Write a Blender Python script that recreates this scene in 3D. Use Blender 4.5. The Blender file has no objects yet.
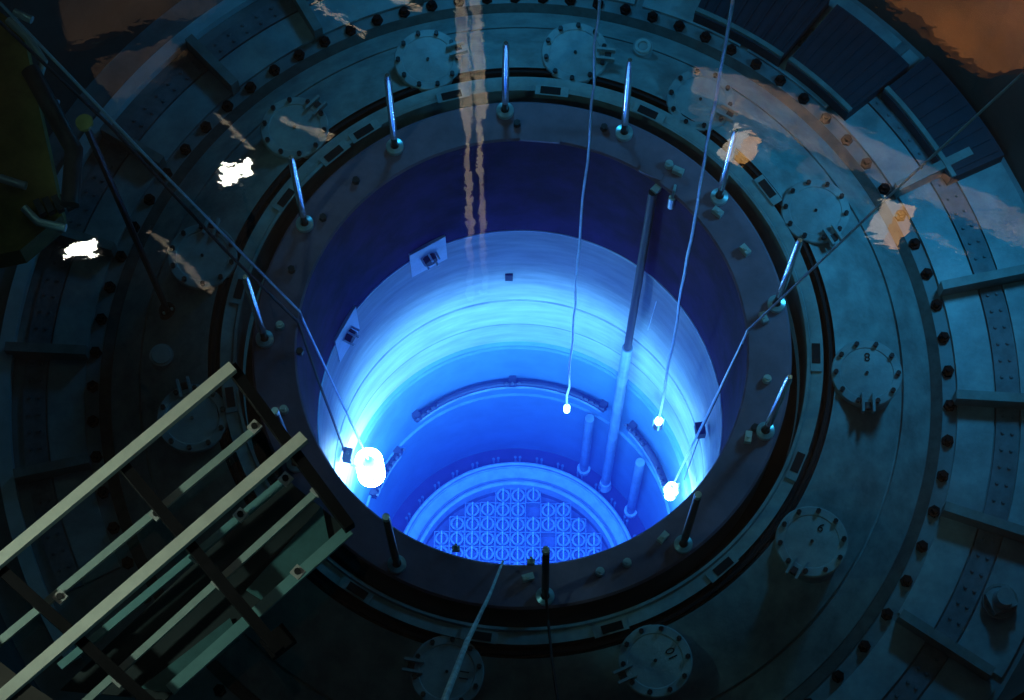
import bpy, math, random
from mathutils import Vector, Matrix
random.seed(7)
PI = math.pi
sc = bpy.context.scene
col = sc.collection

# ------------------------------------------------------------------ camera
F, TH, CX, CY, CH, ROLL = 2263.25, 0.346946, -0.13142, -10.2896, 28.2494, 0.012054
cd = bpy.data.cameras.new('camera')
cam = bpy.data.objects.new('camera', cd); col.objects.link(cam)
cd.sensor_width = 36; cd.lens = F / 1024 * 36; cd.clip_end = 400
cam.matrix_world = Matrix.Translation((CX, CY, CH)) @ Matrix.Rotation(TH, 4, 'X') @ Matrix.Rotation(ROLL, 4, 'Z')
sc.camera = cam

# ------------------------------------------------------------------ view, world, lights
sc.view_settings.view_transform = 'Standard'; sc.view_settings.look = 'None'
sc.view_settings.exposure = 0.0; sc.view_settings.gamma = 1.0; sc.view_settings.use_curve_mapping = False
sc.cycles.use_denoising = True
sc.cycles.max_bounces = 8; sc.cycles.transparent_max_bounces = 12
sc.cycles.sample_clamp_indirect = 4
w = bpy.data.worlds.new('hall'); sc.world = w; w.use_nodes = True
w.node_tree.nodes['Background'].inputs[0].default_value = (0.05, 0.19, 0.28, 1)
w.node_tree.nodes['Background'].inputs[1].default_value = 0.11

def light(name, kind, loc, target, power, color, size=0.3, spot=None, blend=0.5):
    l = bpy.data.lights.new(name, kind); l.energy = power; l.color = color
    if kind == 'AREA': l.shape = 'DISK'; l.size = size
    else: l.shadow_soft_size = size
    if kind == 'SPOT': l.spot_size = math.radians(spot); l.spot_blend = blend
    o = bpy.data.objects.new(name, l); col.objects.link(o); o.location = loc
    o.rotation_euler = (Vector(target) - Vector(loc)).to_track_quat('-Z', 'Y').to_euler()
    return o

WATER = 8.0
# underwater floodlights of the pool, behind the frame's right and far edges
light('pool_floodlight', 'AREA', (6.9, 3.0, 3.2), (2.5, -0.9, -0.8), 165, (0.07, 0.54, 1.0), 1.2)
light('pool_floodlight', 'AREA', (-0.5, 7.2, 3.4), (0.4, 4.0, -1.0), 72, (0.06, 0.52, 1.0), 1.2)
# vessel lights: the hanging lamps, and unseen spots added below the near lip
LAMP_W = (0.68, 1.0, 1.0)
light('vessel_lamp_light', 'POINT', (-2.05, 0.75, -9.2), (0, 0, -9), 70, LAMP_W, 0.12)
light('vessel_lamp_light', 'POINT', (2.2, 0.55, -9.4), (0, 0, -9), 40, LAMP_W, 0.12)
for ang in (-165, -140, -115, -90, -65, -40, -15):
    a = math.radians(ang)
    light('added_lip_spot', 'SPOT', (2.3*math.cos(a), 2.3*math.sin(a), -4.4), (-0.2*math.cos(a), -0.2*math.sin(a), -8.7), 800, LAMP_W, 0.12, 128, 0.6)
# spots added without fixtures: up at the mirrored roof steel, and on the rack
light('added_uplight', 'SPOT', (9.6, 5, 9.6), (6.5, 12, 26), 26000, (1.0, 0.76, 0.56), 0.4, 96, 0.5)
light('added_uplight', 'SPOT', (-9.6, 5, 9.6), (-0.9, 7.5, 22.8), 34000, (1.0, 0.90, 0.74), 0.4, 34, 0.6)
light('added_uplight', 'SPOT', (-9.6, 5, 9.6), (-5, 7, 22), 9000, (1.0, 0.84, 0.66), 0.4, 56, 0.6)
light('added_uplight', 'SPOT', (3.0, 13, 9.6), (9, 12.5, 30), 24000, (1.0, 0.74, 0.5), 0.4, 36, 0.6)
light('added_uplight', 'SPOT', (-3.0, 13, 9.6), (-8.2, 12, 30), 26000, (1.0, 0.82, 0.6), 0.4, 36, 0.6)
light('added_rack_spot', 'SPOT', (-9.0, -7.0, 15.0), (-3.6, -3.2, 8.7), 900, (0.80, 1.0, 0.80), 0.3, 60, 0.8)

# ------------------------------------------------------------------ pixel -> place
ca, sa = math.cos(TH), math.sin(TH); cr, sr = math.cos(ROLL), math.sin(ROLL)
def ray(px, py):
    u, v = px - 512, 350 - py
    u, v = cr*u - sr*v, sr*u + cr*v
    return Vector((CX, CY, CH)), Vector((u, F*sa + v*ca, -F*ca + v*sa)).normalized()
def at(px, py, z):
    o, d = ray(px, py); return o + d*((z - o.z)/d.z)
def onwall(px, py, R):
    o, d = ray(px, py)
    A = d.x*d.x + d.y*d.y; B = 2*(o.x*d.x + o.y*d.y); C = o.x*o.x + o.y*o.y - R*R
    return o + d*((-B + math.sqrt(max(0, B*B - 4*A*C)))/(2*A))
def refl(px, py, z):
    o, d = ray(px, py); p = o + d*((WATER - o.z)/d.z); d = Vector((d.x, d.y, -d.z))
    return p + d*((z - p.z)/d.z)
Ri = cam.matrix_world.inverted()
def proj(p):
    q = Ri @ Vector(p); return 512 + F*q.x/-q.z, 350 - F*q.y/-q.z
def inframe(p, m=15):
    x, y = proj(p); return -m < x < 1024 + m and -m < y < 700 + m

# ------------------------------------------------------------------ materials
def mat(name, c, rough=0.5, metal=0.0, var=0.25, scale=3.0, bump=0.0, emit=None, es=0.0, c2=None, spec=0.5, stretch=None):
    m = bpy.data.materials.new(name); m.use_nodes = True
    nt = m.node_tree; b = nt.nodes['Principled BSDF']
    b.inputs['Roughness'].default_value = rough; b.inputs['Metallic'].default_value = metal
    b.inputs['Specular IOR Level'].default_value = spec
    if emit:
        b.inputs['Emission Color'].default_value = (*emit, 1); b.inputs['Emission Strength'].default_value = es
    tc = nt.nodes.new('ShaderNodeTexCoord'); n = nt.nodes.new('ShaderNodeTexNoise')
    n.inputs['Scale'].default_value = scale; n.inputs['Detail'].default_value = 6; n.inputs['Roughness'].default_value = 0.65
    if stretch:
        mpn = nt.nodes.new('ShaderNodeMapping'); mpn.inputs['Scale'].default_value = stretch
        nt.links.new(tc.outputs['Object'], mpn.inputs['Vector']); nt.links.new(mpn.outputs[0], n.inputs['Vector'])
    else: nt.links.new(tc.outputs['Object'], n.inputs['Vector'])
    r = nt.nodes.new('ShaderNodeValToRGB')
    lo = c2 or tuple(x*(1-var) for x in c); hi = tuple(min(1, x*(1+var)) for x in c)
    r.color_ramp.elements[0].position = 0.35; r.color_ramp.elements[0].color = (*lo, 1)
    r.color_ramp.elements[1].position = 0.65; r.color_ramp.elements[1].color = (*hi, 1)
    nt.links.new(n.outputs['Fac'], r.inputs['Fac']); nt.links.new(r.outputs['Color'], b.inputs['Base Color'])
    if bump:
        n2 = nt.nodes.new('ShaderNodeTexNoise'); n2.inputs['Scale'].default_value = scale*9
        nt.links.new(tc.outputs['Object'], n2.inputs['Vector'])
        bp = nt.nodes.new('ShaderNodeBump'); bp.inputs['Strength'].default_value = bump; bp.inputs['Distance'].default_value = 0.03
        nt.links.new(n2.outputs['Fac'], bp.inputs['Height']); nt.links.new(bp.outputs['Normal'], b.inputs['Normal'])
    return m
M = dict(
    flange=mat('flange_steel', (0.36, 0.16, 0.21), 0.55, 0.0, 0.2, 1.5, 0.1),
    flange_side=mat('flange_side_steel', (0.03, 0.026, 0.024), 0.7),
    gap=mat('dark_gap', (0.006, 0.006, 0.007), 0.9),
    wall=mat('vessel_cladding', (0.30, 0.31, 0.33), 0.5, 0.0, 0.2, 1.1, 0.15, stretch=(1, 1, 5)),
    shaded=mat('shaded_vessel_steel', (0.032, 0.014, 0.085), 0.7, 0.0, 0.35, 1.6, 0.1, spec=0.05),  # unlit upper wall and lip, with the shade put into the colour
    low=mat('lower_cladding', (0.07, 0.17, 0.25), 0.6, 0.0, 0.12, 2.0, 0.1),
    line=mat('weld_metal', (0.75, 0.75, 0.78), 0.35, 0.3, 0.1),
    darkline=mat('seam_shadow_steel', (0.16, 0.17, 0.2), 0.6),
    afloor=mat('annulus_floor_steel', (0.03, 0.02, 0.06), 0.8),
    shroud=mat('shroud_steel', (0.48, 0.5, 0.55), 0.5, 0.0, 0.15, 6),
    fuel=mat('zirconium_channel', (0.36, 0.38, 0.46), 0.45, 0.2, 0.2, 5),
    fueld=mat('bundle_interior', (0.17, 0.16, 0.26), 0.7),
    bail=mat('steel_bail', (0.75, 0.77, 0.8), 0.3, 0.4, 0.05),
    plate=mat('seal_plate_steel', (0.33, 0.34, 0.33), 0.5, 0.0, 0.28, 2.6, 0.12),
    ring=mat('seal_ring_steel', (0.34, 0.35, 0.34), 0.45, 0.0, 0.2, 4, 0.1),
    strip=mat('rubber_strip', (0.075, 0.066, 0.058), 0.8, 0, 0.3, 6),
    floor=mat('pool_floor_steel', (0.20, 0.22, 0.23), 0.5, 0, 0.25, 1.8, 0.1),
    panel=mat('floor_panel_steel', (0.31, 0.34, 0.35), 0.42, 0.0, 0.25, 2.2, 0.1),
    rivet_strip=mat('riveted_strip_steel', (0.17, 0.18, 0.20), 0.6, 0, 0.25, 5),
    beam=mat('curb_beam_steel', (0.22, 0.23, 0.22), 0.5, 0, 0.25, 3),
    hatch=mat('hatch_cover_steel', (0.33, 0.34, 0.34), 0.42, 0.0, 0.2, 4, 0.1),
    nut=mat('blackened_nut', (0.008, 0.008, 0.009), 0.8, spec=0.1),
    nuts=mat('hatch_nut_steel', (0.02, 0.02, 0.022), 0.35, 0.3),
    rod=mat('polished_guide_rod', (0.96, 0.98, 1.0), 0.2, 0.85, 0.05),
    rodd=mat('shaded_rod_dark_steel', (0.05, 0.05, 0.055), 0.4, 0.4),  # near rods' unlit sides and shanks painted dark; also plain dark fittings
    collar=mat('collar_steel', (0.72, 0.76, 0.74), 0.3, 0.6, 0.1),
    stud=mat('stud_plug_steel', (0.72, 0.76, 0.72), 0.3, 0.4, 0.1),
    black=mat('black_fitting', (0.01, 0.01, 0.012), 0.6),
    cable=mat('pale_steel_cable', (0.9, 0.93, 0.96), 0.35, 0.7),
    cableb=mat('black_line', (0.012, 0.012, 0.014), 0.6),
    rope=mat('worn_rope', (0.9, 0.62, 0.54), 0.7, 0, 0.3, 8),
    pole=mat('dark_tube', (0.012, 0.012, 0.02), 0.6),
    pipe=mat('pipe_steel', (0.15, 0.22, 0.30), 0.4, 0.1),
    header=mat('header_steel', (0.02, 0.025, 0.05), 0.5),
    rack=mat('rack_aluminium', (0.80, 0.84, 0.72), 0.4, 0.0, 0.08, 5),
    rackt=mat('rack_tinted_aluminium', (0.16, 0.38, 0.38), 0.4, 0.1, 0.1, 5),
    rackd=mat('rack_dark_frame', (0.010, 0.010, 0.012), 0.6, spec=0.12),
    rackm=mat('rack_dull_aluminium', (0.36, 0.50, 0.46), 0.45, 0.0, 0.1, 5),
    rackp=mat('rack_reflection', (0.05, 0.17, 0.18), 0.4, 0, 0.2, 3),
    deck=mat('rack_deck_plate', (0.014, 0.03, 0.034), 0.5, 0.0, 0.15),
    glow=mat('lamp_glass', (1, 1, 1), 0.3, emit=(1.0, 0.97, 1.0), es=70),
    glow2=mat('bulb_glass', (1, 1, 1), 0.3, emit=(1.0, 0.95, 1.0), es=14),
    halllamp=mat('hall_lamp_glass', (1, 1, 1), 0.3, emit=(1.0, 0.93, 0.78), es=36),
    warm=mat('warm_glow', (1, .9, .8), 0.4, emit=(1.0, 0.86, 0.66), es=2.6),
    warm2=mat('orange_glow', (1, .7, .4), 0.4, emit=(1.0, 0.46, 0.10), es=3.2),
    darkbrown=mat('dark_brown_steel', (0.08, 0.055, 0.035), 0.7, 0, 0.5, 1.0),
    brown=mat('painted_girder', (0.28, 0.22, 0.18), 0.6, 0, 0.6, 6.0),
    orange=mat('orange_paint', (0.5, 0.20, 0.04), 0.5, 0, 0.3, 0.4, c2=(0.12, 0.07, 0.03)),
    pale=mat('pale_paint', (0.62, 0.60, 0.5), 0.6, 0, 0.3, 0.8),
    mast=mat('mast_metal', (0.9, 0.85, 0.72), 0.5, 0, 0.1),
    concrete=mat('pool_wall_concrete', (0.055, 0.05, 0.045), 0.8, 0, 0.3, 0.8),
    olive=mat('olive_paint', (0.34, 0.20, 0.05), 0.7, 0, 0.35, 1.5),
    brass=mat('dull_brass', (0.4, 0.30, 0.10), 0.5),
    ceil=mat('hall_ceiling_paint', (0.02, 0.018, 0.018), 0.9, 0, 0.6, 0.12),
    grate=mat('dark_blue_paint', (0.008, 0.022, 0.04), 0.7, 0, 0.2, 4),
    mark=mat('black_marking_paint', (0.01, 0.01, 0.01), 0.8),
    plateb=mat('bright_pad_steel', (0.62, 0.66, 0.7), 0.4, 0.1, 0.1),
)

# ------------------------------------------------------------------ mesh helpers
class MB:
    def __init__(s): s.v = []; s.f = []
    def add(s, vs, fs):
        o = len(s.v); s.v += [tuple(x) for x in vs]; s.f += [tuple(i+o for i in f) for f in fs]; return s
    def box(s, c, size, rz=0.0, mx=None):
        x, y, z = (k/2 for k in size)
        m = mx or (Matrix.Translation(c) @ Matrix.Rotation(rz, 4, 'Z'))
        return s.add([m @ Vector(p) for p in ((-x,-y,-z),(x,-y,-z),(x,y,-z),(-x,y,-z),(-x,-y,z),(x,-y,z),(x,y,z),(-x,y,z))],
                     [(3,2,1,0),(4,5,6,7),(0,1,5,4),(1,2,6,5),(2,3,7,6),(3,0,4,7)])
    def rev(s, prof, n=96, a0=0.0, a1=2*PI, closed=False):
        full = abs(a1-a0-2*PI) < 1e-6; k = len(prof); cols = n if full else n+1; vs = []
        for i in range(cols):
            a = a0 + (a1-a0)*i/n
            for r, z in prof: vs.append((r*math.cos(a), r*math.sin(a), z))
        fs = []
        for i in range(n):
            i2 = (i+1) % cols
            for j in range(k if closed else k-1):
                j2 = (j+1) % k; fs.append((i*k+j, i2*k+j, i2*k+j2, i*k+j2))
        if closed and not full:
            fs.append(tuple(range(k))[::-1]); fs.append(tuple((cols-1)*k+j for j in range(k)))
        return s.add(vs, fs)
    def cyl(s, p0, p1, r0, r1=None, n=12, cap=True):
        p0, p1 = Vector(p0), Vector(p1); r1 = r0 if r1 is None else r1
        d = (p1-p0).normalized(); a = d.orthogonal().normalized(); b = d.cross(a); vs = []
        for p, r in ((p0, r0), (p1, r1)):
            for i in range(n):
                t = 2*PI*i/n; vs.append(p + a*(r*math.cos(t)) + b*(r*math.sin(t)))
        fs = [(i, (i+1) % n, n+(i+1) % n, n+i) for i in range(n)]
        if cap: fs += [tuple(range(n))[::-1], tuple(range(n, 2*n))]
        return s.add(vs, fs)
    def tube(s, pts, r, n=8):
        pts = [Vector(p) for p in pts]; vs = []; a = None
        for i, p in enumerate(pts):
            d = (pts[min(i+1, len(pts)-1)] - pts[max(i-1, 0)]).normalized()
            if a is None: a = d.orthogonal().normalized()
            a = (a - d*a.dot(d)).normalized(); b = d.cross(a)
            rr = r[i] if isinstance(r, (list, tuple)) else r
            for k in range(n):
                t = 2*PI*k/n; vs.append(p + a*(rr*math.cos(t)) + b*(rr*math.sin(t)))
        fs = []
        for i in range(len(pts)-1):
            for k in range(n): fs.append((i*n+k, i*n+(k+1) % n, (i+1)*n+(k+1) % n, (i+1)*n+k))
        fs += [tuple(range(n))[::-1], tuple(range((len(pts)-1)*n, len(pts)*n))]
        return s.add(vs, fs)
    def bar(s, p0, p1, w, h, up=(0, 0, 1)):
        p0, p1 = Vector(p0), Vector(p1); d = p1-p0; x = d.normalized(); y = Vector(up).cross(x).normalized(); z = x.cross(y)
        m = Matrix((x, y, z)).transposed().to_4x4(); m.translation = (p0+p1)/2
        return s.box(None, (d.length, w, h), mx=m)
    def slab(s, pts, th):
        n = len(pts); pts = [Vector(p) for p in pts]
        nv = (pts[1]-pts[0]).cross(pts[2]-pts[0]).normalized()
        if nv.z < 0: pts = pts[::-1]; nv = -nv
        return s.add(pts + [p - nv*th for p in pts], [tuple(range(n)), tuple(range(n, 2*n))[::-1]] + [(i, n+i, n+(i+1) % n, (i+1) % n) for i in range(n)])
    def build(s, name, m, parent=None, smooth=False, loc=None):
        me = bpy.data.meshes.new(name); me.from_pydata(s.v, [], s.f); me.validate(); me.update()
        me.materials.append(m)
        if smooth:
            for p in me.polygons: p.use_smooth = True
            try: me.set_sharp_from_angle(angle=math.radians(35))
            except Exception: pass
        o = bpy.data.objects.new(name, me); col.objects.link(o)
        if parent: o.parent = parent
        if loc is not None: o.location = loc
        return o
def tag(o, label=None, cat=None, group=None, kind=None):
    for k, v in (('label', label), ('category', cat), ('group', group), ('kind', kind)):
        if v: o[k] = v
    return o
def thing(name, label, cat, loc=(0, 0, 0), rz=0.0, group=None):
    o = bpy.data.objects.new(name, None); col.objects.link(o); o.location = loc; o.rotation_euler = (0, 0, rz)
    return tag(o, label, cat, group)
def copy_tree(o, parent=None):
    c = o.copy(); col.objects.link(c)
    if parent: c.parent = parent
    for ch in o.children: copy_tree(ch, c)
    return c
def pol(r, deg, z=0.0):
    a = math.radians(deg); return Vector((r*math.cos(a), r*math.sin(a), z))
def zplate(r):
    P = [(3.78, -.10), (4.02, -.12), (4.16, -.16), (4.55, -.34), (5.2, -.90), (5.65, -1.30), (9, -1.30)]
    for (r0, z0), (r1, z1) in zip(P, P[1:]):
        if r <= r1: return z0 + (z1-z0)*(r-r0)/(r1-r0)
    return -1.3
def onplate(px, py):
    p = at(px, py, -.5)
    for _ in range(12): p = at(px, py, zplate(math.hypot(p.x, p.y)))
    return p

# ------------------------------------------------------------------ setting: pool floor, pool wall, hall
FZ = -1.30
fl = MB().rev([(5.62, FZ-.3), (5.62, FZ-.02), (7.75, FZ-.02)], 144).build('floor', M['floor']); tag(fl, 'steel pool floor around the vessel', kind='structure')
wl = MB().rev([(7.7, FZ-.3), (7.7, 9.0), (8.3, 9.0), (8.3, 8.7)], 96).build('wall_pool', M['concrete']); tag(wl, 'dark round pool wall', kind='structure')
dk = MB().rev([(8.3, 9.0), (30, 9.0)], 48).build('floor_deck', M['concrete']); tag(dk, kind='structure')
MB().rev([(5.66, FZ), (5.82, FZ)], 144).build('rim_strip', M['strip'], fl)
cg = MB(); cg.rev([(7.02, FZ), (7.02, FZ+.16), (7.22, FZ+.16), (7.22, FZ)], 96, math.radians(120), math.radians(215)); cg.build('curb', M['plateb'], fl)
# floor panels between the radial beams
beams = [(-48.9, 5.98, 7.3), (-33.5, 6.05, 7.45), (-18.1, 6.0, 7.4), (-2.7, 5.95, 7.4), (12.7, 5.98, 7.3), (28, 5.98, 7.2),
         (105, 5.98, 7), (120, 5.98, 7), (134, 5.98, 7), (149, 5.98, 7), (163, 5.98, 7), (178, 5.98, 7.1), (193, 5.98, 7)]
angs = sorted([b[0] for b in beams] + [-64, 43, 58, 74, 90, 208])
rivet = None
for a0, a1 in zip(angs, angs[1:]):
    if a1 - a0 > 20: continue
    for (r0, r1, mm, nm) in ((6.02, 6.52, 'panel', 'floor_panel'), (6.55, 6.86, 'rivet_strip', 'strip_plate'), (6.89, 7.6, 'panel', 'floor_panel')):
        if not any(inframe(pol(r, a, FZ), 5) for r in (r0, (r0+r1)/2, r1) for a in (a0, (a0+a1)/2, a1)): continue
        if nm == 'floor_panel' and r0 > 6.6 and (a0+a1)/2 > 90: continue
        g = .6
        q = MB().rev([(r0, FZ-.02), (r0, FZ+.035), (r1, FZ+.035), (r1, FZ-.02)], 10, math.radians(a0+g), math.radians(a1-g), True).build(nm, M[mm], fl)
        if nm == 'strip_plate':
            k = int((a1-a0)//2.1)
            for i in range(k):
                for rr in (6.64, 6.77):
                    p = pol(rr, a0+1.2+i*2.1, FZ+.035)
                    if inframe(p, 3):
                        if rivet is None: rivet = MB().cyl((0,0,0), (0,0,.03), .028, .02, 8).build('rivet', M['rivet_strip'], q); o = rivet
                        else: o = rivet.copy(); col.objects.link(o); o.parent = q
                        o.location = p
for a, r0, r1 in beams:
    if not (inframe(pol(r0, a, FZ), 0) or inframe(pol(r1, a, FZ), 0)): continue
    MB().bar(pol(r0, a, FZ+.16), pol(r1, a, FZ+.16), .13, .32).build('radial_beam', M['beam'], fl)
nut0 = None
for k in range(76):
    phi = -7.7 + 360/76*k; a = phi + 9.3*math.cos(math.radians(phi)); p = pol(5.91, a, FZ-.02)
    if not inframe(p, 6): continue
    if nut0 is None:
        nut0 = MB().cyl((0,0,0), (0,0,.06), .085, .085, 6).cyl((0,0,.06), (0,0,.14), .045, .045, 8).build('floor_nut', M['nut'], fl); o = nut0
    else: o = nut0.copy(); col.objects.link(o); o.parent = fl
    o.location = p; o.rotation_euler = (0, 0, random.random())

# ------------------------------------------------------------------ reactor vessel
vs = thing('reactor_vessel', 'deep round steel reactor vessel glowing blue from its water', 'vessel')
MB().rev([(2.985, -.55), (2.95, -3.08)], 160).build('upper_wall', M['shaded'], vs, True)
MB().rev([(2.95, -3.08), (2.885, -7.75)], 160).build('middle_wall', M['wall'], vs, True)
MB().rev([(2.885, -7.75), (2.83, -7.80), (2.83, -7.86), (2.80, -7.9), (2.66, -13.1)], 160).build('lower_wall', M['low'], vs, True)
MB().rev([(2.97, -3.05), (2.935, -3.07), (2.935, -3.09), (2.97, -3.11)], 160).build('weld_seam', M['line'], vs, True)
MB().rev([(2.93, -5.83), (2.895, -5.86), (2.895, -5.89), (2.93, -5.92)], 160).build('wall_ridge', M['darkline'], vs, True)
MB().rev([(2.92, -6.9), (2.893, -6.93), (2.893, -6.96), (2.92, -6.98)], 160).build('wall_ridge', M['darkline'], vs, True)
MB().rev([(2.66, -13.1), (2.2, -13.14)], 120).build('annulus_floor', M['afloor'], vs)
MB().rev([(2.80, -10.05), (2.70, -10.08), (2.70, -10.14), (2.80, -10.2)], 140).build('lower_ledge', M['low'], vs, True)
# square pads on the upper wall, each with a nozzle
def pad(corners, label):
    pts = [onwall(x, y, 2.95) for x, y in corners]; c = sum(pts, Vector())/4; inw = Vector((-c.x, -c.y, 0)).normalized()
    m = MB(); q = [p + inw*.03 for p in pts]
    m.add(q + [p - inw*.06 for p in pts], [(0,1,2,3), (0,4,5,1), (1,5,6,2), (2,6,7,3), (3,7,4,0)])
    o = m.build('wall_pad', M['plateb'], vs); o['label'] = label
    t = Vector((-inw.y, inw.x, 0)); cc = c + inw*.03
    MB().cyl(cc, cc+inw*.10, .11, .10, 16).build('nozzle', M['black'], o)
    for dx, dz in ((-.12, .06), (.12, .07), (-.07, -.11), (.08, -.12), (0, .13)):
        b = cc + t*dx + Vector((0, 0, dz)); MB().cyl(b, b+inw*.14, .018, .018, 6).build('fitting', M['collar'], o)
pad([(409, 254), (444.5, 235), (446.5, 257), (411, 276)], 'bright square pad on the far upper wall')
pad([(354, 305.6), (358, 328), (338.5, 361.5), (333.5, 341)], 'bright square pad on the left upper wall')
p = onwall(509, 276, 2.93); MB().box(p, (.12, .08, .24)).build('bracket_block', M['black'], vs)

# core shroud
sh = thing('core_shroud', 'round core shroud ring around the fuel at the bottom of the vessel', 'shroud', (0, 0, 0))
MB().rev([(2.31, -13.12), (2.31, -12.83), (2.28, -12.80), (2.20, -12.80), (2.19, -12.85)], 140).build('outer_rim', M['shroud'], sh, True)
MB().rev([(2.235, -12.802), (2.235, -12.79), (2.21, -12.79), (2.21, -12.802)], 140).build('rim_groove', M['darkline'], sh, True)
MB().rev([(2.04, -12.99), (2.04, -12.975), (2.01, -12.99), (2.01, -13.03)], 140).build('rim_groove', M['darkline'], sh, True)
MB().rev([(2.19, -12.85), (2.02, -13.02), (2.02, -13.10)], 140).build('shroud_band', M['shroud'], sh, True)
MB().rev([(2.02, -13.10), (2.00, -13.13), (1.99, -13.06), (1.93, -13.06), (1.92, -13.4)], 140).build('inner_rim', M['shroud'], sh, True)
MB().rev([(0.0, -13.62), (1.92, -13.62), (1.92, -13.4)], 96).build('core_plate', M['fueld'], sh)
lug0 = None
for k in range(36):
    for d in (-1.1, 1.1):
        p = pol(2.36, k*10+d, -12.95)
        if not inframe(p) or p.y < -1.2: continue
        if lug0 is None: lug0 = MB().cyl((0,0,-.15), (0,0,.28), .018, .018, 8).cyl((0,0,.22), (0,0,.28), .026, .026, 6).build('shroud_bolt', M['low'], sh); o = lug0
        else: o = lug0.copy(); col.objects.link(o); o.parent = sh
        o.location = p

# fuel bundles: one square channel with a round nozzle and a bail each
PITCH = .288
def bundle():
    t = thing('fuel_bundle', 'square fuel bundle with a round top and a bail in the core grid', 'fuel bundle', (0, 0, -13.62), 0, 'fuel bundles standing in the core')
    h = PITCH*.485; m = MB()
    for q in (-1, 1):
        m.box((q*h, 0, .16), (.014, 2*h, .32)); m.box((0, q*h, .16), (2*h, .014, .32))
    m.build('channel', M['fuel'], t)
    MB().box((0, 0, .11), (2*h, 2*h, .22)).build('grid_plate', M['fueld'], t)
    MB().rev([(.128, .2), (.128, .36), (.092, .36), (.092, .2)], 16).build('nozzle_ring', M['fuel'], t, True)
    MB().bar((0, -.11, .34), (0, -.11, .46), .02, .02, (1, 0, 0)).bar((0, .11, .34), (0, .11, .46), .02, .02, (1, 0, 0)).bar((0, -.12, .46), (0, .12, .46), .024, .024).build('bail', M['bail'], t)
    return t
b0 = bundle(); first = True
voids = [(537, 516), (547, 545)]
for i in range(-7, 8):
    for j in range(-7, 8):
        x, y = i*PITCH + .02, j*PITCH + .05
        if math.hypot(x, y) > 1.83: continue
        px, py = proj((x, y, -13.2))
        lip = 352 + 213*math.sqrt(max(0, 1-((px-525)/228)**2))
        if py > lip + 4: continue
        if any(abs(px-vx) < 8 and abs(py-vy) < 7 for vx, vy in voids): continue
        o = b0 if first else copy_tree(b0); first = False
        o.location = (x, y, -13.62 + random.uniform(-.03, .03)); o.rotation_euler = (0, 0, 0)

# feedwater headers on the wall, each with nozzles and end brackets
def header(p0, p1, name_label, mids=()):
    a0, a1 = [math.degrees(math.atan2(p.y, p.x)) for p in (p0, p1)]
    if a1 < a0: a0, a1 = a1, a0
    R = 2.66; z = (p0.z+p1.z)/2
    t = thing('feedwater_header', name_label, 'pipe')
    n = max(6, int((a1-a0)/3))
    MB().tube([pol(R, a0+(a1-a0)*i/n, z) for i in range(n+1)], .062, 10).build('header_pipe', M['header'], t, True)
    MB().tube([pol(R-.02, a0+(a1-a0)*i/n, z-.15) for i in range(n+1)], .035, 8).build('drain_pipe', M['pipe'], t, True)
    for aa in (a0, a1) + tuple(mids):
        MB().box(pol(R+.03, aa, z), (.14, .12, .22), math.radians(aa)).build('bracket', M['header'], t)
        k = 5 if aa in (a0, a1) else 3
        for i in range(k):
            b = aa + (i-(k-1)/2)*2.4 + (3.5 if aa == a0 else -3.5 if aa == a1 else 0)
            MB().cyl(pol(R, b, z), pol(R-.08, b, z+.20), .034, .024, 8).build('nozzle', M['header'], t)
header(onwall(418, 417, 2.66), onwall(602, 408, 2.66), 'long dark curved feedwater header on the far vessel wall', (92.5,))
header(onwall(630, 432, 2.66), onwall(668, 486, 2.66), 'dark curved feedwater header on the right vessel wall')
header(onwall(398, 446, 2.66), onwall(376, 500, 2.66), 'curved feedwater header behind the bright lamp on the left')

# vertical tubes in the vessel
def vtube(px, py, R, ztop, zbot, r, label, m='pipe', name='riser_pipe', flare=None):
    p = onwall(px, py, R)
    t = thing(name, label, 'pipe', (p.x, p.y, zbot))
    MB().cyl((0, 0, 0), (0, 0, ztop-zbot), r, r, 14).build('tube', M[m], t, True)
    MB().cyl((0, 0, 0), (0, 0, .12), r*1.5, r*1.5, 14).build('foot', M['shroud'], t, True)
    if flare: MB().cyl((0, 0, flare[0]-zbot), (0, 0, flare[1]-zbot), r*1.45, r*1.45, 14).build('sleeve', M['pipe'], t, True)
    return t
vtube(590, 415, 2.58, -9.95, -13.1, .085, 'short riser pipe below the right end of the far header')
vtube(643, 448, 2.58, -9.9, -13.1, .085, 'short riser pipe left of the right wall header')
p = at(655, 190, -.1); q = onwall(605, 485, 2.50)
t = thing('guide_tube', 'long dark vertical guide tube down the far right vessel wall', 'tube', q); v = p*.985 - q
MB().cyl((0,0,0), v, .062, .062, 14).build('tube', M['pole'], t, True)
MB().cyl(v*.01, v*.55, .088, .088, 14).build('sleeve', M['pipe'], t, True)
MB().cyl((0,0,-.1), (0,0,.2), .13, .1, 14).build('foot', M['shroud'], t, True)
MB().bar(v, v+Vector((.22,.24,0)), .10, .10).build('hanger', M['collar'], t)

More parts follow.
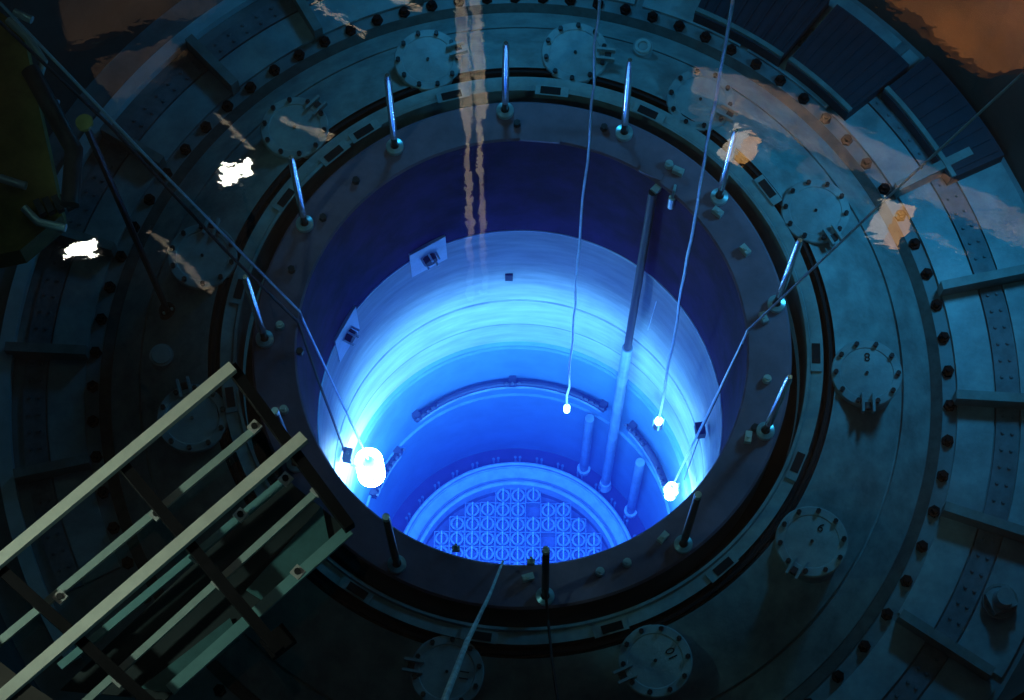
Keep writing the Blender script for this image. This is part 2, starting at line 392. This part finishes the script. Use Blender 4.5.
# ------------------------------------------------------------------ vessel flange
fg = thing('vessel_flange', 'wide dark grey ring flange around the mouth of the vessel', 'flange')
MB().rev([(2.995, -.04), (3.02, 0), (3.555, 0), (3.587, -.03)], 192).build('ring', M['flange'], fg, True)
MB().rev([(2.985, -.55), (2.995, -.04)], 192).build('inner_lip', M['shaded'], fg, True)
MB().rev([(3.587, -.03), (3.587, -1.2), (3.80, -1.2)], 144).build('ring_side', M['flange_side'], fg, True)
studs = [(280,326,0),(291.5,270,1),(323,218,1),(356,181,1),(767,379.6,0),(748,438,2),(755,428,1),(763.5,318.7,2),(745,251,2),
         (717.5,213,2),(678,172,2),(669,165,0),(663,538,2),(627,563,0),(600,572,0),(528,578,2),(284,410,0),(604,128,1),(517,124,1),(300,352,1)]
sd = {}
for x, y, k in studs:
    p = at(x, y, .02)
    if k not in sd:
        m = MB()
        if k == 0: m.cyl((0,0,-.02), (0,0,.06), .062, .055, 12).cyl((0,0,.06), (0,0,.09), .03, .03, 8)
        elif k == 1: m.cyl((0,0,-.02), (0,0,.06), .055, .05, 6)
        else: m.box((0,0,.03), (.085,.15,.10)).cyl((0,0,.08), (0,0,.11), .03, .03, 8)
        sd[k] = m.build(('stud_plug', 'dark_plug', 'clamp_block')[k], M[('stud', 'rodd', 'stud')[k]], fg); o = sd[k]
    else: o = sd[k].copy(); col.objects.link(o); o.parent = fg
    o.location = p; o.rotation_euler = (0, 0, math.atan2(p.y, p.x) + .25)
for (a, b) in (((640, 168), (662, 178)), ((520, 137), (560, 140))):
    p0, p1 = at(*a, .01), at(*b, .01); MB().bar(p0, p1, .10, .04).build('lip_plate', M['flange'], fg)

# guide rods on the flange
rods = [((545,597),(546,550),0,'unlit dark guide rod at the near edge of the flange beside the trailing black cable'),
        ((397,565),(386,517),0,'dark guide rod on the near left of the flange below the bright lamp'),
        ((683,545),(698,495),0,'dark guide rod on the near right of the flange below the small white lamp'),
        ((765,432),(790,377),1,'bright guide rod on the right of the flange left of the hatch marked 8'),
        ((776,305),(800,240),1,'bright guide rod on the right of the flange where the slack cable crosses'),
        ((719,198),(736,130),1,'bright guide rod on the upper right of the flange by the orange reflection'),
        ((624,134),(630,60),1,'bright guide rod at the top of the flange below the round knob'),
        ((505,112),(506,43),1,'bright upright guide rod at the top of the flange'),
        ((395,148),(387,75),1,'bright guide rod on the upper left of the flange in front of a hatch'),
        ((305,225),(291,157),1,'bright guide rod on the left of the flange right of the white reflected lamp'),
        ((265,340),(245,277),1,'blue guide rod on the left of the flange above the rack'),
        ((296,464),(275,411),0,'thin dark guide rod on the left of the flange beside the ends of the rack')]
for (bx, by), (tx, ty), bright, lab in rods:
    p = at(bx, by, .01); q = at(tx, ty, 2.15) - p
    t = thing('guide_rod', lab, 'guide rod', p, 0, 'guide rods around the flange')
    MB().cyl(q*.0, q*.16, .042, .042, 12).build('shank', M['rodd'], t, True)
    MB().tube([q*.16, q*.4, q*.95, q], [.05, .05, .046, .03], 12).build('rod', M['rod' if bright else 'rodd'], t, True)
    c = MB(); c.rev([(.06, 0), (.12, 0), (.12, .07), (.06, .09)], 20); c.build('collar', M['collar'], t, True)
    if not bright: MB().cyl(q*.97, q*1.01, .05, .045, 10).build('cap', M['collar'], t)

# ------------------------------------------------------------------ seal plate
sp = thing('seal_plate', 'broad sloping steel ring plate around the flange carrying the hatches', 'plate')
prof = [(3.80, -.9), (3.80, -.10), (3.84, -.09), (3.86, -.13), (3.89, -.12), (4.02, -.12), (4.04, -.24), (4.08, -.24), (4.10, -.14), (4.14, -.15), (4.15, -.21), (4.18, -.21), (4.19, -.17),
        (4.55, -.34), (4.9, -.63), (5.18, -.88), (5.185, -.98), (5.215, -.98), (5.22, -.915), (5.45, -1.12), (5.65, -1.28), (5.66, -1.5)]
MB().rev(prof[:6], 192).build('inner_ring', M['ring'], sp, True)
MB().rev(prof[5:13], 192).build('groove_ring', M['gap'], sp, True)
MB().rev(prof[12:], 192).build('cone_plate', M['plate'], sp, True)
slots = [(816,355),(797,464),(722,567.6),(610.6,628),(479,636),(356,590),(552,91),(649,113),(453,95),(365,131),(287,197),(240,288),(230,396),(768,190),(335,153)]
s0 = None
for x, y in slots:
    p = at(x, y, -.10)
    if s0 is None:
        s0 = MB().box((0, 0, 0), (.15, .46, .02)).build('slot_frame', M['ring'], sp); s0.location = p
        s1 = MB().box((0, .02, .012), (.11, .28, .012)).build('slot', M['gap'], s0); o = s0
    else: o = copy_tree(s0); o.parent = sp
    o.location = p; o.rotation_euler = (0, 0, math.atan2(p.y, p.x))

# round hatches
def text_mesh(s, size):
    c = bpy.data.curves.new('number', 'FONT'); c.body = s; c.size = size; c.align_x = 'CENTER'; c.align_y = 'CENTER'; c.extrude = .002
    c.materials.append(M['mark']); return c
def make_hatch():
    t = thing('round_hatch', 'x', 'hatch', (0, 0, 0), 0, 'round bolted hatches on the seal plate')
    MB().rev([(.44, -.55), (.44, 0)], 40).build('hatch_neck', M['plate'], t, True)
    MB().rev([(.44, 0), (.47, 0), (.475, .07), (.46, .085), (.36, .085), (.35, .075), (0, .085)], 48).build('cover', M['hatch'], t, True)
    MB().cyl((0,0,.08), (0,0,.11), .022, .022, 8).build('centre_boss', M['nuts'], t)
    for k in range(10):
        a = math.radians(90 + 18 + 36*k); a = a if abs(math.degrees(a) % 360 - 270) > 5 else a
        MB().cyl((.415*math.cos(a), .415*math.sin(a), .08), (.415*math.cos(a), .415*math.sin(a), .14), .034, .034, 6).build('cover_nut', M['nuts'], t)
    for s in (-1, 1):
        MB().box((s*.07, -.43, .11), (.035, .26, .10)).build('hinge_lug', M['hatch'], t)
    MB().box((0, -.46, .07), (.08, .09, .08)).build('hinge_block', M['black'], t)
    return t
hs = [(866,375,'8','round bolted hatch on the right marked 8'), (811,543,'9','round bolted hatch at lower right marked 9'),
      (655,662,'10','round bolted hatch near the bottom marked 10'), (447,673,'11','round bolted hatch at the bottom marked 11 behind the rope'),
      (193,420,'','dim round hatch seen beside the top rail of the rack'), (203,258,'','round hatch on the left under the diagonal cable'),
      (295,130,'','round hatch at upper left above the guide rod beside a white reflected lamp'), (428,62,'','round hatch at the top left of the reflected mast'),
      (575,55,'','round hatch at the top crossed by a thin hanging wire'), (700,102,'','round hatch at upper right hidden under the brown reflection'),
      (815,213,'','round hatch on the right behind the slack cable')]
h0 = make_hatch(); first = True
for x, y, num, lab in hs:
    p = at(x, y, -.22); a = math.degrees(math.atan2(p.y, p.x))
    o = h0 if first else copy_tree(h0); first = False
    o.location = p; o.rotation_euler = (0, 0, math.radians(a+3)); o['label'] = lab
for (x, y, num, lab), o in zip(hs, [q for q in col.objects if q.name.startswith('round_hatch')]):
    if num:
        tmp = bpy.data.objects.new('tmp', text_mesh(num, .17)); col.objects.link(tmp); bpy.context.view_layer.update()
        me = bpy.data.meshes.new_from_object(tmp.evaluated_get(bpy.context.evaluated_depsgraph_get())); bpy.data.objects.remove(tmp)
        c = bpy.data.objects.new('number_marking', me); col.objects.link(c); c.parent = o
        c.location = (.01, .23, .088); c.rotation_euler = (0, 0, PI)

# small things on the plate
def knob(px, py, r, h, label, name='knob', ring=False):
    p = onplate(px, py); t = thing(name, label, 'knob', p)
    MB().cyl((0,0,-.15), (0,0,h), r, r*.95, 24).build('body', M['hatch'], t, True)
    if ring: MB().rev([(r*.75, h), (r*.75, h+.03), (r*.5, h+.03), (r*.5, h)], 20).build('top_ring', M['collar'], t)
    else: MB().cyl((0,0,h), (0,0,h+.02), r*.8, r*.75, 20).build('lid', M['plate'], t)
knob(163, 359, .17, .16, 'plain round steel knob on the left of the seal plate')
knob(642, 53, .15, .2, 'round ringed steel knob at the top of the seal plate', ring=True)
p = at(1001, 600, FZ+.2)
t = thing('valve_box', 'pale square valve box with a round cap on the right pool floor', 'box', (p.x, p.y, FZ))
MB().box((0,0,.14), (.34,.30,.22), .4).build('body', M['panel'], t); MB().cyl((0,0,.25), (.02,0,.42), .13, .12, 16).build('cap', M['hatch'], t, True)
MB().rev([(.2, .1), (.24, .1), (.24, .16), (.2, .16)], 16, closed=True).build('clamp_ring', M['beam'], t)
# tall pole with a disc on top
p = onplate(168, 312); q = at(85, 124, 4.6) - p
t = thing('marker_pole', 'tall thin dark pole with an olive disc on top at upper left', 'pole', p)
MB().cyl((0,0,0), q, .045, .045, 10).build('shaft', M['rodd'], t, True)
MB().cyl(q, q+Vector((0,0,.06)), .10, .10, 18).build('top_disc', M['brass'], t)
MB().cyl((0,0,-.1), (0,0,.1), .13, .11, 18).build('base', M['black'], t, True)
for k in range(3):
    a = k*2.1; MB().cyl((.07*math.cos(a), .07*math.sin(a), .1), (.07*math.cos(a), .07*math.sin(a), .14), .02, .02, 6).build('base_bolt', M['collar'], t)

# dark hatch panels on the far pool floor
for k, (a0, a1, r0, r1, lab) in enumerate(((26, 40, 6.72, 7.6, 'dark ribbed floor panel nearest the slack cable at upper right'), (52.5, 66, 6.05, 7.3, 'dark ribbed floor panel at the top edge crossed by the blue wire'), (40.5, 51.5, 6.08, 7.3, 'dark ribbed floor panel between two others at upper right'),)):
    t = thing('ribbed_panel', lab, 'panel')
    MB().rev([(r0, FZ+.03), (r0, FZ+.28), (r1, FZ+.28), (r1, FZ+.03)], 12, math.radians(a0), math.radians(a1), True).build('panel', M['grate'], t)
    n = 9
    for i in range(n):
        a = a0 + (a1-a0)*(i+.5)/n
        MB().bar(pol(r0+.05, a, FZ+.29), pol(r1-.05, a, FZ+.29), .03, .03).build('rib', M['grate'], t)
    MB().rev([(r0+.02, FZ+.27), (r0+.02, FZ+.34), (r0+.09, FZ+.34), (r0+.09, FZ+.27)], 12, math.radians(a0), math.radians(a1), True).build('edge_bar', M['beam'], t)

# equipment stand at the upper left corner
t = thing('equipment_stand', 'dim olive equipment stand with bent steel pipes in the upper left corner', 'stand', at(25, 150, 4.0))
o_ = t.location.copy()
MB().slab([at(x, y, 4.0)-o_ for x, y in ((-30, -10), (22, 28), (62, 215), (20, 250), (-30, 260))], .4).build('body', M['olive'], t)
for k, pts in enumerate((((8,20),(28,38),(44,62),(38,80)), ((0,178),(12,182),(26,186)), ((24,208),(38,222),(66,228)), ((44,98),(58,104)), ((14,12),(32,20)))):
    MB().tube([at(x, y, 4.15)-o_ for x, y in pts], .05, 10).build('bent_pipe', M['collar'], t, True)
MB().tube([at(x, y, 4.2)-o_ for x, y in ((30,70),(52,110),(74,150),(70,205))], .11, 12).build('hose', M['rodd'], t, True)
for k in range(4): MB().box(at(40+9*k, 208-2*k, 4.1)-o_, (.08,.2,.1), .5).build('rib', M['rodd'], t)

# ------------------------------------------------------------------ hanging lamps and wires
def wig(p0, p1, n, amp):
    p0, p1 = Vector(p0), Vector(p1)
    return [p0.lerp(p1, i/n) + (Vector((random.uniform(-amp, amp), random.uniform(-amp, amp), 0)) if 0 < i < n else Vector()) for i in range(n+1)]
def lamp(loc, cable, r, h, glow, label, m='cable', cr=.014):
    t = thing('underwater_lamp', label, 'lamp', loc)
    L = Vector(loc)
    MB().tube([Vector(c)-L for c in cable], cr, 6).build('cable', M[m], t)
    MB().cyl((0,0,-h), (0,0,0), r, r, 18).build('bulb', M[glow], t, True)
    MB().cyl((0,0,0), (0,0,min(h*.25, .1)), r*.6, r*.25, 16).build('cap', M['collar'], t, True)
    return t
lp1 = onwall(369, 461, 2.5)
t = lamp(lp1, [at(0, 3, 7.0), at(150, 160, 4.0), at(300, 312, .06), at(302, 318, -.05)] + [at(302, 318, -.05).lerp(lp1, k/4) for k in (1, 2, 3, 4)], .23, .75, 'glow', 'large dazzling white lamp against the left vessel wall', cr=.018)
MB().tube([(.06, -.22, .1), (.06, -.22, -.6)], .015, 6).build('guard_rod', M['black'], t); MB().bar((-.28, -.1, .1), (-.12, -.1, -.02), .03, .03).build('hook', M['bail'], t)
lp2 = onwall(672, 487, 2.55)
t = lamp(lp2, [at(1024, 72, 6.0), at(900, 186, 3.6), at(748, 330, .06), at(746, 335, -.05)] + [at(746, 335, -.05).lerp(lp2, k/4) for k in (1, 2, 3, 4)], .09, .5, 'glow', 'slim white lamp hanging by the right vessel wall', cr=.018)
MB().rev([(.13, -.2), (.13, -.16), (.11, -.16)], 14).build('guard_ring', M['collar'], t); MB().cyl((.1, 0, .2), (.1, 0, -.4), .02, .02, 6).build('guard_rod', M['collar'], t)
b1 = at(567, 407, -6.0)
lamp(b1, wig(at(600, -6, 7.7), b1, 26, .018), .05, .17, 'glow2', 'small white bulb on the thin wire hanging in mid vessel', cr=.017)
b3 = at(659, 420, -6.5)
t = lamp(b3, wig(at(734, -6, 8.2), b3, 24, .012), .06, .16, 'glow2', 'dark caged bulb on the blue wire right of the guide tube', cr=.02)
MB().cyl((0,0,-.32), (0,0,-.12), .085, .07, 12).build('cage', M['rodd'], t, True)
for a in range(4): MB().cyl(pol(.08, a*90, -.3), pol(.08, a*90, .05), .012, .012, 6).build('cage_bar', M['collar'], t)

def wire(name, pts, r, m, label, cat='cable'):
    pts = [Vector(p) for p in pts]; o = MB().tube([p - pts[0] for p in pts], r, 8).build(name, M[m], None, True, pts[0]); return tag(o, label, cat)
wire('black_line', [at(-4, 18, 6.6), at(110, 126, 4.4), at(225, 250, 2.0), at(298, 322, .08), at(318, 380, -1.6), at(345, 452, -6.8)], .02, 'cableb', 'dark line running diagonally beside the pale lamp cable as its shadow at upper left')  # dark tube stands in for the lamp cable's shadow line
wire('rope', [at(503, 561, .03), at(490, 594, 1.2), at(466, 644, 2.8), at(443, 704, 4.5)], [.016, .022, .034, .042], 'rope', 'pinkish rope rising from the near lip of the flange')
wire('black_line', [at(545, 585, .6), at(548, 620, .2), at(552, 660, .3), at(558, 704, .6)], .018, 'cableb', 'black cable trailing from the nearest guide rod to the bottom edge')
wire('thin_wire', [at(682, 196, -.1), at(665, 272, -3.0), at(648, 330, -4.6)], .008, 'cable', 'fine wire hanging beside the guide tube from the far lip', 'wire')
wire('thin_wire', [at(742, 345, -.1), onwall(702, 430, 2.8), onwall(684, 480, 2.75)], .01, 'cableb', 'thin dark wire through the black box on the right wall', 'wire')
for x, y, lab in ((702, 430, 'small black box on the right vessel wall'), (346, 455, 'small black box on the left vessel wall by the dazzling lamp')):
    p = onwall(x, y, 2.82); t = thing('junction_box', lab, 'box', p, math.atan2(p.y, p.x))
    MB().box((-.03,0,0), (.14,.20,.22)).build('box_body', M['black'], t); MB().cyl((-.03,0,.1), (-.03,0,.17), .03, .03, 8).build('gland', M['rodd'], t)
p = at(672, 199, -.1); t = thing('hook_lamp', 'small bright steel clip hooked on the far right lip', 'clip', p)
MB().cyl((0,0,-.25), (0,0,.05), .05, .05, 12).build('clip_body', M['stud'], t, True); MB().tube([(0,0,.05),(.02,.06,.14),(.04,.16,.1)], .02, 8).build('hook', M['collar'], t)
for x, y, lab in ((456, 549, 'bright clip on the near lip left of the rope'), (531, 562, 'tiny bright clip on the near lip right of the rope')):
    p = at(x, y, .0); t = thing('lip_clip', lab, 'clip', p)
    MB().box((0,.0,0), (.10,.06,.10)).build('clip_body', M['stud'], t); MB().cyl((0,0,.04), (0,.02,.14), .03, .02, 8).build('clip_pin', M['collar'], t)

# ------------------------------------------------------------------ ladder-like work rack, lower left
RZ = 8.75
rk = thing('work_rack', 'pale aluminium work rack of long bars on dark cross members at lower left', 'rack', at(180, 560, RZ))
o_ = rk.location.copy()
def rbar(name, a, b, w, h, z, m):
    return MB().bar(at(*a, z)-o_, at(*b, z)-o_, w, h).build(name, M[m], rk)
rbar('rail', (233, 367), (-40, 594), 0.10, .09, RZ+.28, 'rack')
rbar('rail', (304, 437), (-40, 733), .105, .09, RZ+.28, 'rack')
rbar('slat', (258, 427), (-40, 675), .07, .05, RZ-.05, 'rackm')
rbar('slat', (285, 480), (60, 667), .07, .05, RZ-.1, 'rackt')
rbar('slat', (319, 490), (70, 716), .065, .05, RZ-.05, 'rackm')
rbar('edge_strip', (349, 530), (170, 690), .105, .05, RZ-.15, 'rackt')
for a, b in (((232, 368), (350, 528)), ((122, 464), (280, 652)), ((-10, 560), (160, 712))):
    rbar('cross_member', a, b, .10, .16, RZ+.12, 'rackd')
for x, y in ((255, 428), (157, 515), (61, 598), (286, 480), (241, 516), (197, 558), (318, 491), (219, 583), (120, 681), (298, 573)):
    c = MB().box((0, 0, .03), (.10, .10, .04), math.radians(-40)).build('bracket', M['stud'], rk, loc=at(x, y, RZ+.0)-o_)
    MB().cyl((0, 0, .05), (0, 0, .075), .03, .03, 8).build('bolt', M['black'], c)
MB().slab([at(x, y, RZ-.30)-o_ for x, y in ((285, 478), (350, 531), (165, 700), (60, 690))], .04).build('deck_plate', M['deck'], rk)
MB().slab([at(x, y, RZ-.25)-o_ for x, y in ((322, 506), (330, 545), (262, 600), (246, 590))], .03).build('reflection_patch', M['rackp'], rk)  # plates coloured cyan to stand for reflections on the deck
MB().slab([at(x, y, RZ-.25)-o_ for x, y in ((230, 618), (240, 640), (170, 692), (140, 688))], .03).build('reflection_patch', M['rackp'], rk)
MB().box(at(278, 642, RZ-.25)-o_, (.26, .2, .12), math.radians(40)).build('foot_clamp', M['rackd'], rk)

# ------------------------------------------------------------------ hall above: seen as reflections in the water
cl = MB().slab([(-45, -10, 42), (45, -10, 42), (45, 60, 42), (-45, 60, 42)], .3).build('ceiling', M['ceil']); tag(cl, kind='structure')
def rslab(name, px, z, m, th=.3):
    o = MB().slab([refl(x, y, z) for x, y in px], th).build(name, M[m]); return tag(o, kind='structure')
rslab('trim_1', [(690, 72), (760, 88), (1060, 240), (1060, 275), (830, 165), (690, 100)], 24, 'brown')
rslab('trim_2', [(690, 112), (720, 112), (990, 262), (960, 262), (800, 180)], 25, 'brown')
rslab('trim_5', [(850, -20), (1060, -20), (1060, 70), (985, 80), (920, 30)], 30, 'orange')
rslab('trim_6', [(60, -20), (240, -20), (205, 20), (110, 40), (70, 50)], 30, 'darkbrown')
rslab('trim_7', [(90, 75), (170, 40), (190, 60), (120, 110)], 30, 'darkbrown')
for W, O, lab in (([(736, 131), (749, 135), (731, 161), (717, 154)], [(749, 135), (762, 140), (743, 168), (731, 161)], 'added warm glow panel mirrored beside the upper right guide rod'),
                  ([(884, 199), (901, 204), (882, 243), (864, 236)], [(901, 204), (917, 210), (896, 250), (882, 243)], 'added warm glow panel mirrored over the slack cable')):
    P = [refl(x, y, 23.8) for x, y in W]; Q = [refl(x, y, 23.8) for x, y in O]; c = sum(P+Q, Vector())/8; t = thing('hall_glow_panel', lab, 'lamp', c)  # emissive panels added to make the bright patches in the reflection
    MB().slab([p-c for p in P], .05).build('warm_glow', M['warm'], t)
    MB().slab([p-c for p in Q], .05).build('orange_glow', M['warm2'], t)
    MB().slab([(p-c)*1.08+Vector((0,0,.1)) for p in (P[0], Q[1], Q[2], P[3])], .08).build('lamp_housing', M['black'], t)
for k, (pa, pb, w_) in enumerate((((314, 3), (366, 34), .06), ((212, 112), (258, 152), .05), ((148, 232), (212, 292), .09), ((280, 118), (332, 140), .10), ((392, -5), (420, 8), .08))):
    tag(MB().bar(refl(*pa, 22), refl(*pb, 22), w_, w_).build('trim_%d' % (8+k), M['mast']), kind='structure')
for (xa, xb, yb, wd, lab) in ((460, 467, 112, .14, 'left of the two broad mast legs mirrored as short wavering cream stripes'), (473, 481, 112, .13, 'right of the two broad mast legs mirrored as short wavering cream stripes'), (464, 471, 300, .07, 'left thin mast leg mirrored as a long faint stripe down the vessel wall'), (476, 484, 290, .06, 'right thin mast leg mirrored as a long faint stripe down the vessel wall')):
    pa = refl(xa, -20, 26); pb = refl(xb, yb, 20)
    o = MB().bar(pa, pb, wd*1.4, wd*1.4, (0, 1, .2)).build('mast_leg', M['mast']); tag(o, lab, 'mast', 'hoist mast legs')
for (x, y, lab) in ((237, 173, 'hall lamp mirrored as a white patch left of a guide rod'), (80, 249, 'hall lamp mirrored as a white patch near the left edge')):
    p = refl(x, y, 30); t = thing('hall_lamp', lab, 'lamp', p, .3)
    MB().box((0, 0, 0), (.66, .34, .06)).build('lamp_panel', M['halllamp'], t); MB().box((0, 0, .12), (.8, .45, .16)).build('lamp_housing', M['black'], t)
    MB().cyl((0, 0, .2), (0, 0, 42-p.z), .03, .03, 8).build('drop_rod', M['black'], t)

# ------------------------------------------------------------------ water: glowing blue column in the vessel, and the pool's rippled surface
m = bpy.data.materials.new('glowing_water'); m.use_nodes = True; nt = m.node_tree; nt.nodes.clear()
out = nt.nodes.new('ShaderNodeOutputMaterial'); em = nt.nodes.new('ShaderNodeEmission'); ab = nt.nodes.new('ShaderNodeVolumeAbsorption'); ad = nt.nodes.new('ShaderNodeAddShader')
em.inputs[0].default_value = (0.05, 0.075, 1.0, 1); em.inputs[1].default_value = 0.038
ab.inputs['Color'].default_value = (0.30, 0.66, 0.985, 1); ab.inputs['Density'].default_value = 0.19
nt.links.new(em.outputs[0], ad.inputs[0]); nt.links.new(ab.outputs[0], ad.inputs[1]); nt.links.new(ad.outputs[0], out.inputs['Volume'])
g = MB().rev([(0.0, -13.66), (2.64, -13.0), (2.86, -7.7), (2.92, -3.6), (2.94, -2.2), (0.0, -2.2)], 64).build('vessel_water', m); tag(g, 'blue glowing water filling the vessel', 'water', kind='stuff')

m = bpy.data.materials.new('water_surface'); m.use_nodes = True; nt = m.node_tree; nt.nodes.clear()
out = nt.nodes.new('ShaderNodeOutputMaterial'); tr = nt.nodes.new('ShaderNodeBsdfTransparent'); tr.inputs[0].default_value = (0.50, 0.86, 1.0, 1); gl = nt.nodes.new('ShaderNodeBsdfGlossy'); mx = nt.nodes.new('ShaderNodeMixShader')
fr = nt.nodes.new('ShaderNodeFresnel'); fr.inputs['IOR'].default_value = 1.6
gl.inputs['Roughness'].default_value = 0.0
tc = nt.nodes.new('ShaderNodeTexCoord'); mp = nt.nodes.new('ShaderNodeMapping'); mp.inputs['Scale'].default_value = (1.0, 1.5, 1.0)
n1 = nt.nodes.new('ShaderNodeTexNoise'); n1.inputs['Scale'].default_value = 2.4; n1.inputs['Detail'].default_value = 3
bp = nt.nodes.new('ShaderNodeBump'); bp.inputs['Strength'].default_value = 1.0; bp.inputs['Distance'].default_value = 0.0009
nt.links.new(tc.outputs['Object'], mp.inputs['Vector']); nt.links.new(mp.outputs[0], n1.inputs['Vector']); nt.links.new(n1.outputs['Fac'], bp.inputs['Height'])
nt.links.new(bp.outputs[0], gl.inputs['Normal'])
nt.links.new(fr.outputs[0], mx.inputs[0]); nt.links.new(tr.outputs[0], mx.inputs[1]); nt.links.new(gl.outputs[0], mx.inputs[2]); nt.links.new(mx.outputs[0], out.inputs['Surface'])
s = MB().rev([(0.0, WATER), (7.69, WATER)], 96).build('water_surface', m); tag(s, 'clear rippled water surface of the pool with faint reflections', 'water', kind='stuff')
